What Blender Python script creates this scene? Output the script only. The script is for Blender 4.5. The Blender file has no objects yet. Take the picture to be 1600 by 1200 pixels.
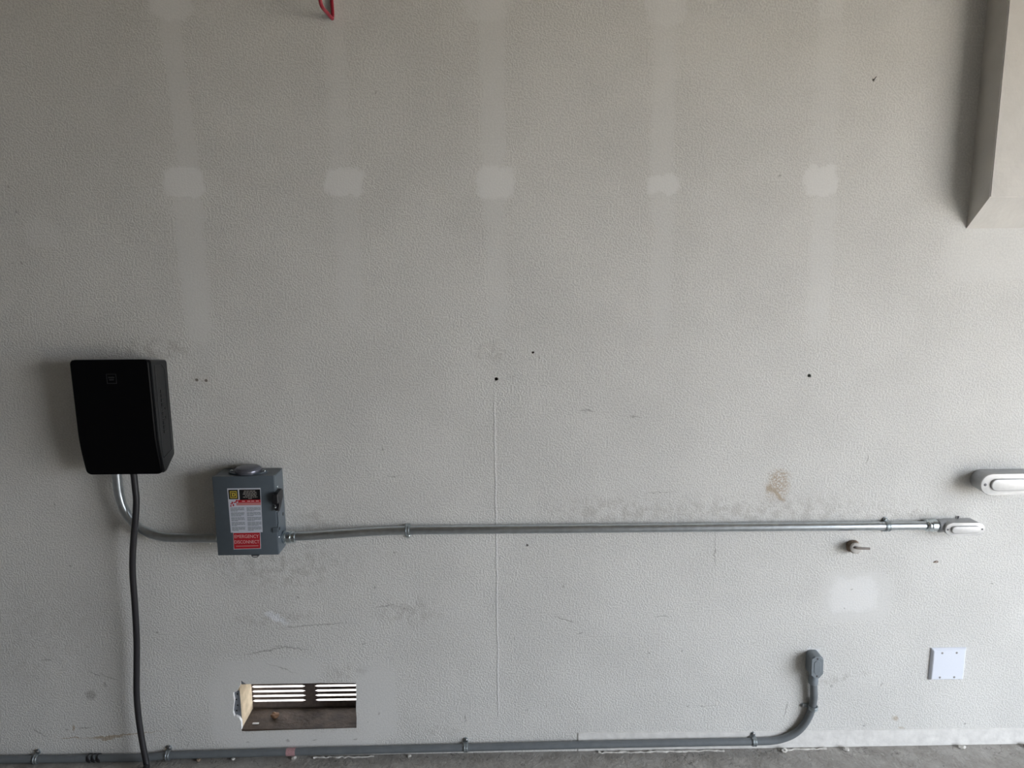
import bpy, bmesh, math, random
from mathutils import Vector, Matrix
from mathutils.geometry import delaunay_2d_cdt

random.seed(7)
S = bpy.context.scene
COL = S.collection

# ------------------------------------------------------------------ camera
F = 1150.0                       # focal length in pixels of the 1600 x 1200 frame
DIST = 2.35                      # distance of the lens from the wall (m)
PITCH, YAW, ROLL = math.radians(-9.56), math.radians(0.80), math.radians(-0.41)
_fw = Vector((math.sin(YAW) * math.cos(PITCH), math.cos(YAW) * math.cos(PITCH), math.sin(PITCH)))
_r0 = Vector((math.cos(YAW), -math.sin(YAW), 0))
_u0 = _r0.cross(_fw)
_rt = _r0 * math.cos(ROLL) + _u0 * math.sin(ROLL)
_up = _u0 * math.cos(ROLL) - _r0 * math.sin(ROLL)


def ray(px, py):
    return _fw + _rt * ((px - 800) / F) + _up * ((600 - py) / F)


_g = ray(1300, 1167)
CAM = Vector((0, -DIST, -_g.z / _g.y * DIST))


def W(px, py, d=0.0):
    """point of the plane d metres in front of the wall that the photo shows at px, py"""
    r = ray(px, py)
    return CAM + r * ((DIST - d) / r.y)


def WF(px, py, z=0.0):
    r = ray(px, py)
    return CAM + r * ((z - CAM.z) / r.z)


cam_data = bpy.data.cameras.new('camera')
cam_data.sensor_width = 36
cam_data.lens = F / 1600 * 36
cam_data.clip_start = 0.02
cam = bpy.data.objects.new('camera', cam_data)
COL.objects.link(cam)
M = Matrix((_rt, _up, -_fw)).transposed().to_4x4()
M.translation = CAM
cam.matrix_world = M
S.camera = cam

# ------------------------------------------------------------------ daylight
XR, XL, YF, ZC = 3.25, -2.9, -4.8, 2.75        # garage: door side, left wall, far wall, ceiling
DOOR_Y0, DOOR_Y1, DOOR_Z = -3.7, -0.9, 2.15   # garage door opening
world = bpy.data.worlds.new('sky')
S.world = world
world.use_nodes = True
wn = world.node_tree.nodes
wn['Background'].inputs[0].default_value = (0.86, 0.915, 1.0, 1)
wn['Background'].inputs[1].default_value = 11.7
sun_d = bpy.data.lights.new('sun', 'SUN')
sun_d.energy = 23
sun_d.angle = math.radians(3)
sun_d.color = (1.0, 0.86, 0.66)
sun = bpy.data.objects.new('sun', sun_d)
COL.objects.link(sun)
sun.rotation_euler = Vector((0.55, 0.35, -0.9)).to_track_quat('-Z', 'Y').to_euler()
port_d = bpy.data.lights.new('door_portal', 'AREA')
port_d.shape = 'RECTANGLE'
port_d.size = DOOR_Y1 - DOOR_Y0
port_d.size_y = DOOR_Z
port_d.cycles.is_portal = True
port = bpy.data.objects.new('door_portal', port_d)
COL.objects.link(port)
port.matrix_world = Matrix.Translation((XR + 0.01, (DOOR_Y0 + DOOR_Y1) / 2, DOOR_Z / 2)) @ \
    Matrix(((0, 0, 1), (1, 0, 0), (0, 1, 0))).to_4x4()
S.view_settings.view_transform = 'Standard'
S.view_settings.look = 'None'
S.view_settings.gamma = 1
S.view_settings.use_curve_mapping = False
S.view_settings.exposure = 0.0
S.cycles.use_denoising = True
S.cycles.use_adaptive_sampling = True
S.cycles.adaptive_threshold = 0.03
S.cycles.max_bounces = 7
S.cycles.diffuse_bounces = 5

# ------------------------------------------------------------------ materials
MATS = {}


def srgb(r, g, b):
    f = lambda c: (c / 255 / 12.92) if c / 255 <= 0.04045 else ((c / 255 + 0.055) / 1.055) ** 2.4
    return (f(r), f(g), f(b), 1)


def mat(name, col, rough=0.6, metal=0.0, var=0.0, scale=40, bump=0.0, bscale=200, spec=0.5, coat=0.0):
    if name in MATS:
        return MATS[name]
    m = bpy.data.materials.new(name)
    m.use_nodes = True
    nt = m.node_tree
    b = nt.nodes['Principled BSDF']
    b.inputs['Base Color'].default_value = col
    b.inputs['Roughness'].default_value = rough
    b.inputs['Metallic'].default_value = metal
    b.inputs['Specular IOR Level'].default_value = spec
    if coat:
        b.inputs['Coat Weight'].default_value = coat
    tc = nt.nodes.new('ShaderNodeTexCoord')
    if var:
        n = nt.nodes.new('ShaderNodeTexNoise')
        n.inputs['Scale'].default_value = scale
        n.inputs['Detail'].default_value = 5
        nt.links.new(tc.outputs['Object'], n.inputs['Vector'])
        r = nt.nodes.new('ShaderNodeMapRange')
        r.inputs[1].default_value, r.inputs[2].default_value = 0.3, 0.7
        r.inputs[3].default_value, r.inputs[4].default_value = 1 - var, 1 + var
        nt.links.new(n.outputs[0], r.inputs[0])
        v = nt.nodes.new('ShaderNodeVectorMath')
        v.operation = 'SCALE'
        v.inputs[0].default_value = col[:3]
        nt.links.new(r.outputs[0], v.inputs['Scale'])
        nt.links.new(v.outputs[0], b.inputs['Base Color'])
    if bump:
        n = nt.nodes.new('ShaderNodeTexNoise')
        n.inputs['Scale'].default_value = bscale
        n.inputs['Detail'].default_value = 3
        nt.links.new(tc.outputs['Object'], n.inputs['Vector'])
        bp = nt.nodes.new('ShaderNodeBump')
        bp.inputs['Distance'].default_value = bump
        nt.links.new(n.outputs[0], bp.inputs['Height'])
        nt.links.new(bp.outputs[0], b.inputs['Normal'])
    MATS[name] = m
    return m


WALL_COL = (0.662, 0.657, 0.632)


def wall_material(tile):
    """painted, orange-peel drywall with mud patches, tape seams, scuffs and stains (all in metres on the wall);
    one wall-wide pattern, of which each tile of the wall only carries the marks that fall on it"""
    tx0, tx1, tz0, tz1 = tile

    def away(c, hx, hz, k):
        return c.x + hx * k < tx0 or c.x - hx * k > tx1 or c.z + hz * k < tz0 or c.z - hz * k > tz1

    m = bpy.data.materials.new('painted_drywall')
    m.use_nodes = True
    nt = m.node_tree
    N, L = nt.nodes, nt.links
    bs = N['Principled BSDF']
    bs.inputs['Roughness'].default_value = 0.7
    bs.inputs['Specular IOR Level'].default_value = 0.25
    tc = N.new('ShaderNodeTexCoord')
    sp_ = N.new('ShaderNodeSeparateXYZ')
    L.new(tc.outputs['Object'], sp_.inputs[0])
    cb_ = N.new('ShaderNodeCombineXYZ')          # wall coordinates: x across, z up
    L.new(sp_.outputs[0], cb_.inputs[0])
    L.new(sp_.outputs[2], cb_.inputs[1])
    P = cb_.outputs[0]

    def noise(scale, detail=4, vec=P, rough=0.55):
        n = N.new('ShaderNodeTexNoise')
        n.noise_dimensions = '2D'
        n.inputs['Scale'].default_value = scale
        n.inputs['Detail'].default_value = detail
        n.inputs['Roughness'].default_value = rough
        L.new(vec, n.inputs['Vector'])
        return n

    def math_(op, a, b=None, clamp=False):
        n = N.new('ShaderNodeMath')
        n.operation = op
        n.use_clamp = clamp
        for i, v in enumerate((a, b)):
            if v is None:
                continue
            if isinstance(v, (int, float)):
                n.inputs[i].default_value = v
            else:
                L.new(v, n.inputs[i])
        return n.outputs[0]

    def rng(v, a, b, c, d, smooth=True):
        n = N.new('ShaderNodeMapRange')
        n.interpolation_type = 'SMOOTHSTEP' if smooth else 'LINEAR'
        for i, x in enumerate((a, b, c, d)):
            n.inputs[i + 1].default_value = x
        L.new(v, n.inputs[0])
        return n.outputs[0]

    def warp(scale, amp, detail=4):
        n = noise(scale, detail)
        a = N.new('ShaderNodeVectorMath'); a.operation = 'SUBTRACT'
        L.new(n.outputs['Color'], a.inputs[0]); a.inputs[1].default_value = (.5, .5, .5)
        b = N.new('ShaderNodeVectorMath'); b.operation = 'SCALE'
        L.new(a.outputs[0], b.inputs[0]); b.inputs['Scale'].default_value = amp
        c = N.new('ShaderNodeVectorMath'); c.operation = 'ADD'
        L.new(P, c.inputs[0]); L.new(b.outputs[0], c.inputs[1])
        return c.outputs[0]

    PW = warp(28, 0.035, 2)       # ragged trowel edges
    PS = warp(60, 0.012, 1)       # slightly wavy scuffs

    def unit(vec, cx, cz, hx, hz, ang=0):
        n = N.new('ShaderNodeMapping')
        n.vector_type = 'TEXTURE'
        n.inputs['Location'].default_value = (cx, cz, 0)
        n.inputs['Rotation'].default_value = (0, 0, -ang)
        n.inputs['Scale'].default_value = (hx, hz, 1e3)
        L.new(vec, n.inputs['Vector'])
        return n.outputs[0]

    def ell(vec, px, py, hx, hz, ang=0, soft=0.5):
        c = W(px, py)
        k = 1 / 455.0
        rx, rz = (hx, hz) if ang == 0 else (max(hx, hz),) * 2
        if away(c, rx * k * 1.6 + .03, rz * k * 1.6 + .03, 1):
            return None
        n = N.new('ShaderNodeVectorMath'); n.operation = 'LENGTH'
        L.new(unit(vec, c.x, c.z, hx * k, hz * k, math.radians(ang)), n.inputs[0])
        return rng(n.outputs['Value'], 1 - soft, 1 + soft, 1, 0)

    def box(vec, px, py, hx, hz, soft=0.3, ang=0):
        c = W(px, py)
        k = 1 / 455.0
        rx, rz = (hx, hz) if ang == 0 else (hx + hz * .1, hz + hx * .1)
        if away(c, rx * k * 1.6 + .03, rz * k * 1.6 + .03, 1):
            return None
        u = unit(vec, c.x, c.z, hx * k, hz * k, math.radians(ang))
        a = N.new('ShaderNodeVectorMath'); a.operation = 'MULTIPLY'
        L.new(u, a.inputs[0]); L.new(u, a.inputs[1])
        b = N.new('ShaderNodeVectorMath'); b.operation = 'DOT_PRODUCT'
        L.new(a.outputs[0], b.inputs[0]); L.new(a.outputs[0], b.inputs[1])
        return rng(b.outputs['Value'], 1 - soft, 1 + 2 * soft, 1, 0)

    def union(ms):
        # marks are built one at a time and merged at once, which keeps the shader stack small
        o = None
        for x in ms:
            x = x() if callable(x) else x
            if x is not None:
                o = x if o is None else math_('MAXIMUM', o, x)
        if o is None:
            o = N.new('ShaderNodeValue').outputs[0]
            o.default_value = 0
        return o

    def scaled(m_, k):
        return None if m_ is None else math_('MULTIPLY', m_, k)

    grain = noise(165, 2, rough=.6).outputs[0]
    # --- joint-compound patches over the screws, and the taped strips between them
    patches = union([
        lambda: box(PW, 287, 285, 27, 19, .5), lambda: box(PW, 538, 285, 25, 18, .5), lambda: box(PW, 774, 286, 25, 20, .5),
        lambda: scaled(box(PW, 1036, 288, 22, 12, .5), .85), lambda: scaled(box(PW, 1283, 283, 22, 20, .4), .85),
        lambda: scaled(box(PW, 268, 4, 28, 20, .4), .7), lambda: scaled(box(PW, 760, 10, 30, 17, .6), .5),
        lambda: scaled(box(PW, 1040, 12, 26, 20, .5), .5), lambda: scaled(box(PW, 1297, 10, 16, 14, .6), .35),
        lambda: scaled(box(PW, 66, 366, 22, 18, .6), .35), lambda: scaled(box(PW, 532, 8, 24, 18, .6), .3),
        lambda: scaled(box(PW, 1334, 930, 34, 26, .7), .9)])
    strips = union([
        lambda: scaled(box(PW, 279, 140, 13, 190, .3, -3.5), .5), lambda: scaled(box(PW, 300, 400, 18, 120, .7, -1), .55),
        lambda: scaled(box(PW, 530, 190, 13, 200, .6), .3), lambda: scaled(box(PW, 545, 400, 17, 90, .8), .3),
        lambda: scaled(box(PW, 770, 150, 16, 170, .7), .5), lambda: scaled(box(PW, 776, 390, 14, 100, .8), .3),
        lambda: scaled(box(PW, 1037, 160, 15, 160, .8), .4), lambda: scaled(box(PW, 1035, 400, 14, 110, .8), .3),
        lambda: scaled(box(PW, 1284, 400, 16, 110, .8), .35), lambda: scaled(box(PW, 1292, 150, 16, 120, .8), .25)])
    smooth_mud = union([
        lambda: box(PW, 420, 1055, 75, 26, .7), lambda: box(PW, 470, 1158, 110, 16, .6), lambda: box(PW, 352, 1110, 22, 50, .8),
        lambda: box(PW, 588, 1095, 30, 60, .8), lambda: box(PW, 1340, 932, 50, 38, .8), lambda: scaled(box(PW, 1545, 395, 60, 38, .8), .7),
        patches, lambda: scaled(strips, 1.6)])
    smooth_mud = math_('MINIMUM', smooth_mud, 1.0)
    # --- grime: soft dark smudges
    n_grime = noise(30, 4, rough=.7)
    gr = rng(n_grime.outputs[0], .42, .62, 0, 1)
    smudge = union([
        lambda: ell(PW, 238, 545, 60, 12, 0, .7), lambda: ell(PW, 768, 552, 22, 14, 0, .7), lambda: ell(PW, 440, 885, 90, 35, 0, .9),
        lambda: ell(PW, 1180, 800, 200, 22, 0, .8), lambda: ell(PW, 545, 1050, 30, 9, -8, .7), lambda: ell(PW, 430, 965, 55, 9, -4, .7),
        lambda: ell(PW, 690, 1142, 24, 6, 0, .7), lambda: ell(PW, 495, 812, 35, 16, 0, .8), lambda: scaled(ell(PW, 60, 1000, 80, 90, 0, .9), .4),
        lambda: ell(PW, 640, 955, 40, 20, 0, .8), lambda: ell(PW, 960, 800, 90, 20, 0, .8), lambda: ell(PW, 1440, 800, 50, 10, 0, .8),
        lambda: ell(PW, 1310, 1060, 40, 5, -10, .8)])
    smudge = math_('MULTIPLY', smudge, gr)
    # --- scuffs: thin dark strokes
    sc = []
    for px, py, ln, th, ang in (
            (490, 977, 48, 1.2, -4), (600, 947, 14, 1.0, -10), (420, 1016, 30, 1.6, -10), (455, 1012, 24, 1.3, 8),
            (170, 1058, 13, 1.0, 24), (148, 1053, 12, .7, 20), (73, 1031, 8, 1.2, 0), (132, 1137.5, 12, 1.2, 1),
            (104, 1140, 2, 1.5, 0), (62, 1145, 12, .9, 35), (283, 1140, 5, 1, -45), (294, 1163, 4, .9, -60),
            (450, 1157, 3, 1.6, 12), (492, 1156, 4, 1.3, -12), (555, 1155, 4, 1.3, -10), (388, 1160, 3, .8, 0),
            (568, 1006, 4, 1.3, -6), (586, 917, 2, 2.0, 50), (631, 951, 2, 1.2, 0), (466, 934, 2, 1.2, 0),
            (592, 1115, 1.6, 2.0, 20), (882, 968, 16, .9, 20), (1035, 963, 11, .9, 0), (1228, 1110, 1.0, 15, 6),
            (1117, 860, 1.0, 30, -2), (1178, 1005, 1, 1, 0), (918, 642, 9, 1.1, 5), (993, 651, 7, 1, 8),
            (598, 702, 2, 2, 0), (616, 863, 2.5, 1.2, -15), (615, 744, 12, .6, 0), (1033, 770, 24, .6, -3),
            (880, 916, 1.2, 2.2, 20), (1014, 1020, 1.6, 1.6, 0), (1065, 1016, 1, 1.4, 0), (1074, 1103, 1.4, 1.4, 0),
            (26, 331, 1.2, 4, -35), (20, 411, 2, 1, 0), (35, 411, 1.5, 1.8, 0), (12.5, 292, 1.6, 1.6, 0),
            (1324, 245, 1.2, 1.4, 0), (1218, 275, 1.5, 1.8, 0), (587, 145, 1.2, 1.6, 0), (462, 485, 1.6, 1.2, 0),
            (86, 789, 1.4, 1.6, 0), (110, 884, 2, 1.4, 0), (245, 988, 2.2, 2.0, -35), (164, 1070, 2.5, 5, 0),
            (142, 1086, 8, 8, 0), (1462, 612, 1.2, 1, 0), (1355, 717, 1, 7, 0), (1330, 921, 1.6, 1.2, 0),
            (1319, 951, 1, .8, 0), (1299, 1072, 2, 1.4, 0), (1378, 1070, 1.6, 3, 25), (1350, 1134, 1.2, 1.6, 0),
            (1508, 1131, 1.4, 2, 20), (1550, 912, 1.2, 1.2, 0), (1480, 1170, 1, 1, 0), (727, 1122, 1, 8, 0),
            (575, 1128, 1, 1.6, 0), (842, 559, 2, 1.2, 30), (802, 588, 4, .6, 0), (730, 585, 2, .8, 0),
            (300, 1145, .8, .8, 0), (1103, 1103, 20, .5, 0), (824, 1110, 1.6, 1.4, 0), (855, 1104, 1, 2, 0),
            (803, 998, 1.6, 2.0, 0), (907, 990, 4, 1.2, -5), (1023, 745, 1, 1, 0), (440, 1044, 26, .7, 22)):
        sc.append(lambda px=px, py=py, ln=ln, th=th, ang=ang: ell(PS, px, py, ln, th, ang, .45))
    scuff = math_('MULTIPLY', union(sc), rng(grain, .36, .55, .35, 1))
    # --- brown: paint torn to the paper / water stains
    br_n = rng(noise(150, 3, rough=.7).outputs[0], .40, .56, 0, 1)
    torn = union([
        lambda: scaled(ell(PW, 1216, 756, 17, 21, 10, .5), br_n),
        lambda: ell(PW, 1214, 772, 5, 15, -38, .4), lambda: ell(PW, 1203, 762, 7, 4, 20, .4),
        lambda: ell(PS, 168, 1152, 24, 1.8, -4, .5), lambda: ell(PS, 190, 1148.5, 55, 1.0, -5, .5), lambda: ell(PS, 168, 1155, 10, 2.4, -4, .5),
        lambda: ell(PS, 110, 1153, 14, .9, 0, .5), lambda: ell(PS, 115, 1137, 2, 4, 0, .6),
        lambda: scaled(ell(PW, 1398, 1122, 6, 4, 30, .6), .8), lambda: scaled(ell(PW, 1408, 1136, 5, 2, 20, .6), .6)])
    # --- white plaster smears
    white = union([
        lambda: scaled(ell(PW, 432, 966, 17, 5, 28, .6), .8), lambda: scaled(ell(PS, 420, 960, 6, 2, 30, .6), .7),
        lambda: scaled(ell(PW, 1270, 1016, 9, 3, 0, .6), .6)])
    # --- taped seam ridge down the middle, its lit and shaded sides painted in
    c0, c1 = W(772, 600), W(779, 1150)
    sx = (c0.x + c1.x) / 2
    if tx1 < min(c0.x, c1.x) - .03 or tx0 > max(c0.x, c1.x) + .03 or tz0 > c0.z + .05:
        seam_lit = seam_shade = union([])
    else:
        PT = warp(9, .006, 1)
        sep = N.new('ShaderNodeSeparateXYZ'); L.new(PT, sep.inputs[0])
        tilt = (c1.x - c0.x) / (c1.z - c0.z)
        dx = math_('SUBTRACT', math_('SUBTRACT', sep.outputs[0], sx),
                   math_('MULTIPLY', math_('SUBTRACT', sep.outputs[1], (c0.z + c1.z) / 2), tilt))
        seam_z = math_('MULTIPLY', rng(sep.outputs[1], c0.z + .02, c0.z - .1, 0, 1), rng(sep.outputs[1], .10, .2, 0, 1))
        seam_shade = math_('MULTIPLY', rng(math_('ABSOLUTE', math_('ADD', dx, .0022)), .0010, .0026, 1, 0), seam_z)
        seam_lit = math_('MULTIPLY', rng(math_('ABSOLUTE', math_('SUBTRACT', dx, .0015)), .0014, .0036, 1, 0), seam_z)

    # --- colour
    base = N.new('ShaderNodeRGB'); base.outputs[0].default_value = WALL_COL + (1,)
    cur = base.outputs[0]
    blot = rng(noise(3.2, 3).outputs[0], .3, .7, .965, 1.03)
    fine = rng(grain, .3, .7, .93, 1.05)
    sv = N.new('ShaderNodeVectorMath'); sv.operation = 'SCALE'
    L.new(cur, sv.inputs[0]); L.new(math_('MULTIPLY', blot, fine), sv.inputs['Scale'])
    cur = sv.outputs[0]

    def over(cur, mask, col, k):
        n = N.new('ShaderNodeMix'); n.data_type = 'RGBA'
        L.new(math_('MULTIPLY', mask, k, True), n.inputs['Factor'])
        L.new(cur, n.inputs[6]); n.inputs[7].default_value = col
        return n.outputs[2]

    cur = over(cur, smooth_mud, (0.70, 0.70, 0.69, 1), .35)
    cur = over(cur, strips, (0.74, 0.74, 0.725, 1), .42)
    cur = over(cur, patches, (0.80, 0.80, 0.79, 1), .58)
    cur = over(cur, smudge, (0.30, 0.28, 0.25, 1), .30)
    cur = over(cur, torn, (0.38, 0.29, 0.19, 1), .75)
    cur = over(cur, white, (0.86, 0.88, 0.92, 1), .8)
    cur = over(cur, scuff, (0.14, 0.13, 0.12, 1), .50)
    cur = over(cur, seam_shade, (0.33, 0.32, 0.30, 1), .45)  # shaded left edge of the ridge, put into the colour
    cur = over(cur, seam_lit, (0.76, 0.76, 0.75, 1), .6)
    L.new(cur, bs.inputs['Base Color'])
    # --- relief
    peel = rng(grain, .36, .66, 0, 1)
    flat = rng(smooth_mud, 0, .9, 1, .18)
    h = peel
    h = math_('ADD', h, math_('MULTIPLY', seam_lit, .8))
    bp = N.new('ShaderNodeBump')
    bp.inputs['Distance'].default_value = 0.0008
    L.new(math_('MULTIPLY', flat, .85), bp.inputs['Strength'])
    L.new(h, bp.inputs['Height'])
    L.new(bp.outputs[0], bs.inputs['Normal'])
    return m


def floor_material():
    m = bpy.data.materials.new('concrete_floor')
    m.use_nodes = True
    nt = m.node_tree
    N, L = nt.nodes, nt.links
    bs = N['Principled BSDF']
    bs.inputs['Roughness'].default_value = 0.75
    tc = N.new('ShaderNodeTexCoord')

    def noise(scale, detail=6, rough=.6):
        n = N.new('ShaderNodeTexNoise')
        n.inputs['Scale'].default_value = scale
        n.inputs['Detail'].default_value = detail
        n.inputs['Roughness'].default_value = rough
        L.new(tc.outputs['Object'], n.inputs['Vector'])
        return n.outputs[0]
    r = N.new('ShaderNodeValToRGB')
    r.color_ramp.elements[0].position, r.color_ramp.elements[1].position = .3, .72
    r.color_ramp.elements[0].color = (0.25, 0.235, 0.21, 1)
    r.color_ramp.elements[1].color = (0.46, 0.445, 0.42, 1)
    L.new(noise(13, 8, .65), r.inputs[0])
    sp = N.new('ShaderNodeMapRange')
    sp.inputs[1].default_value, sp.inputs[2].default_value = .62, .72
    L.new(noise(55, 4), sp.inputs[0])
    mx = N.new('ShaderNodeMix'); mx.data_type = 'RGBA'
    k = N.new('ShaderNodeMath'); k.operation = 'MULTIPLY'; k.inputs[1].default_value = .45
    L.new(sp.outputs[0], k.inputs[0])
    L.new(k.outputs[0], mx.inputs['Factor'])
    L.new(r.outputs[0], mx.inputs[6])
    mx.inputs[7].default_value = (0.66, 0.65, 0.62, 1)
    vo = N.new('ShaderNodeTexVoronoi'); vo.feature = 'DISTANCE_TO_EDGE'
    vo.inputs['Scale'].default_value = 1.7
    w = N.new('ShaderNodeVectorMath'); w.operation = 'ADD'
    nn = N.new('ShaderNodeTexNoise'); nn.inputs['Scale'].default_value = 6; nn.inputs['Detail'].default_value = 5
    L.new(tc.outputs['Object'], nn.inputs['Vector'])
    L.new(tc.outputs['Object'], w.inputs[0]); L.new(nn.outputs['Color'], w.inputs[1])
    L.new(w.outputs[0], vo.inputs['Vector'])
    cr = N.new('ShaderNodeMapRange')
    cr.inputs[1].default_value, cr.inputs[2].default_value = .0, .006
    cr.inputs[3].default_value, cr.inputs[4].default_value = .8, 0
    L.new(vo.outputs[0], cr.inputs[0])
    m2 = N.new('ShaderNodeMix'); m2.data_type = 'RGBA'
    L.new(cr.outputs[0], m2.inputs['Factor']); L.new(mx.outputs[2], m2.inputs[6])
    m2.inputs[7].default_value = (0.09, 0.085, 0.08, 1)
    L.new(m2.outputs[2], bs.inputs['Base Color'])
    bp = N.new('ShaderNodeBump'); bp.inputs['Distance'].default_value = .004
    L.new(noise(70, 6), bp.inputs['Height'])
    L.new(bp.outputs[0], bs.inputs['Normal'])
    return m


M_FLOOR = floor_material()
M_PLAIN = mat('bare_board_wall', (0.180, 0.167, 0.151, 1), .85, var=.04, scale=6, bump=.0008, bscale=120)
M_CHASE = mat('chase_paint', (0.665, 0.648, 0.615, 1), .8, var=.05, scale=14, bump=.0009, bscale=70)
M_CEIL = mat('bare_ceiling', (0.198, 0.176, 0.146, 1), .9, var=.03, scale=4)
M_DRIVE = mat('driveway_concrete', (0.50, 0.46, 0.40, 1), .9, var=.08, scale=3)
M_SKIRT = mat('painted_footing', (0.70, 0.69, 0.665, 1), .75, var=.10, scale=30, bump=.002, bscale=40)
M_GYP = mat('torn_gypsum', (0.72, 0.71, 0.69, 1), .9, var=.1, scale=90, bump=.002, bscale=160)
M_WOOD = mat('bare_stud_wood', (0.50, 0.40, 0.27, 1), .75, var=.2, scale=35, bump=.0006, bscale=120)
M_DIRT = mat('dusty_sill_wood', (0.062, 0.043, 0.030, 1), .9, var=.35, scale=26, bump=.003, bscale=70)
M_DARKW = mat('dark_sheathing', (0.10, 0.08, 0.065, 1), .9, var=.2, scale=20)
M_LOUV = mat('weathered_vent_metal', (0.16, 0.13, 0.115, 1), .65, .3, var=.2, scale=60)
M_GALV = mat('galvanized_steel', (0.56, 0.60, 0.63, 1), .33, 1.0, var=.10, scale=55)
M_ZINC = mat('zinc_plated_steel', (0.66, 0.72, 0.74, 1), .26, 1.0, var=.12, scale=90)
M_STRAP = mat('strap_steel', (0.36, 0.40, 0.42, 1), .38, .75, var=.12, scale=90)
M_NAILP = mat('nail_plate_steel', (0.25, 0.27, 0.30, 1), .5, .8, var=.15, scale=60)
M_ALU = mat('cast_aluminium', (0.42, 0.43, 0.44, 1), .5, .35, var=.08, scale=80, bump=.0003, bscale=400)
M_COVER = mat('stamped_aluminium_cover', (0.55, 0.55, 0.545, 1), .40, .25, var=.05, scale=70)
M_PVC = mat('grey_pvc', (0.150, 0.166, 0.176, 1), .40, 0, var=.08, scale=40)
M_PVCL = mat('grey_pvc_box', (0.20, 0.228, 0.248, 1), .45, 0, var=.06, scale=60)
M_BOX = mat('grey_enamel', (0.086, 0.106, 0.125, 1), .30, 0, var=.05, scale=30, spec=.5)
M_HUB = mat('hub_grey_metal', (0.15, 0.155, 0.185, 1), .30, .5)
M_BLK = mat('black_plastic', (0.012, 0.012, 0.014, 1), .42, spec=.4)
M_BLKS = mat('black_side_plastic', (0.013, 0.0135, 0.0145, 1), .40, spec=.35, bump=.0002, bscale=500)
M_BLKF = mat('black_front_plastic', (0.0022, 0.0022, 0.0028, 1), .42, spec=.10)
M_LOGO = mat('charcoal_print', (0.022, 0.022, 0.024, 1), .5)
M_RUB = mat('black_rubber', (0.020, 0.019, 0.021, 1), .5, spec=.4)
M_WHT = mat('white_nylon_plate', (0.74, 0.78, 0.86, 1), .35)
M_SCREW = mat('screw_steel', (0.30, 0.30, 0.30, 1), .4, .9)
M_SCRD = mat('dark_screw', (0.10, 0.10, 0.11, 1), .5, .6)
M_RED = mat('red_vinyl', (0.30, 0.012, 0.030, 1), .35)
M_LWHT = mat('label_white', srgb(196, 200, 210), .45)
M_LBLK = mat('label_black', (0.006, 0.006, 0.007, 1), .4)
M_LRED = mat('label_red', (0.42, 0.012, 0.022, 1), .4)
M_LPNK = mat('label_pink', (0.50, 0.20, 0.20, 1), .45)
M_LYEL = mat('label_yellow', (0.50, 0.38, 0.06, 1), .45)
M_LGRY = mat('label_text_grey', (0.22, 0.25, 0.28, 1), .5)
M_LTXT = mat('label_text_pale', (0.72, 0.45, 0.45, 1), .5)
M_LTX2 = mat('label_text_cream', (0.38, 0.36, 0.33, 1), .5)
M_STICK = mat('faded_sticker', (0.46, 0.27, 0.28, 1), .6, var=.2, scale=300)
M_CAULK = mat('dry_caulk', (0.60, 0.58, 0.54, 1), .85, var=.15, scale=60, bump=.003, bscale=120)
M_STUB = mat('dirty_foam', (0.22, 0.165, 0.12, 1), .9, var=.3, scale=120, bump=.003, bscale=180)
M_PLUG = mat('pale_putty', (0.52, 0.50, 0.47, 1), .8, var=.08, scale=150)
M_WIRE = mat('taupe_cable', (0.24, 0.21, 0.185, 1), .55)
M_LEAF = mat('dry_leaf', (0.20, 0.11, 0.06, 1), .8, var=.3, scale=100)

# ------------------------------------------------------------------ helpers


def thing(name, label, cat, loc, group=None):
    o = bpy.data.objects.new(name, None)
    o.empty_display_size = 0.03
    COL.objects.link(o)
    o.location = loc
    o['label'] = label
    o['category'] = cat
    if group:
        o['group'] = group
    return o


def origin(o):
    v = Vector((0, 0, 0))
    while o is not None:
        v = v + o.location
        o = o.parent
    return v


def part(name, bm, m, parent=None, smooth=None, loc=None, label=None):
    """bm holds world coordinates; becomes one mesh object (child of parent when given)"""
    bmesh.ops.recalc_face_normals(bm, faces=bm.faces)
    base = origin(parent)
    if loc is None:
        loc = Vector((0, 0, 0)) if parent is not None else Vector((0, 0, 0))
    else:
        loc = Vector(loc) - base
    bmesh.ops.translate(bm, verts=bm.verts, vec=-(base + loc))
    me = bpy.data.meshes.new(name)
    bm.to_mesh(me)
    bm.free()
    if smooth is not None:
        me.shade_smooth() if hasattr(me, 'shade_smooth') else None
        if smooth < 180:
            me.set_sharp_from_angle(angle=math.radians(smooth))
    me.materials.append(m)
    o = bpy.data.objects.new(name, me)
    COL.objects.link(o)
    o.location = loc
    if parent is not None:
        o.parent = parent
    if label:
        o['label'] = label
    return o


def tag(o, label, cat, group=None):
    o['label'] = label
    o['category'] = cat
    if group:
        o['group'] = group
    return o


def structure(o, label=None):
    o['kind'] = 'structure'
    if label:
        o['label'] = label
    return o


def box(x0, x1, y0, y1, z0, z1, bevel=0.0, seg=2, bm=None):
    b = bm or bmesh.new()
    vs = [b.verts.new(p) for p in ((x0, y0, z0), (x1, y0, z0), (x1, y1, z0), (x0, y1, z0),
                                   (x0, y0, z1), (x1, y0, z1), (x1, y1, z1), (x0, y1, z1))]
    fs = [b.faces.new([vs[i] for i in q]) for q in
          ((0, 1, 2, 3), (4, 7, 6, 5), (0, 4, 5, 1), (1, 5, 6, 2), (2, 6, 7, 3), (3, 7, 4, 0))]
    if bevel:
        es = list({e for f in fs for e in f.edges})
        bmesh.ops.bevel(b, geom=es, offset=bevel, segments=seg, affect='EDGES', profile=.5)
    return b


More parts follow.
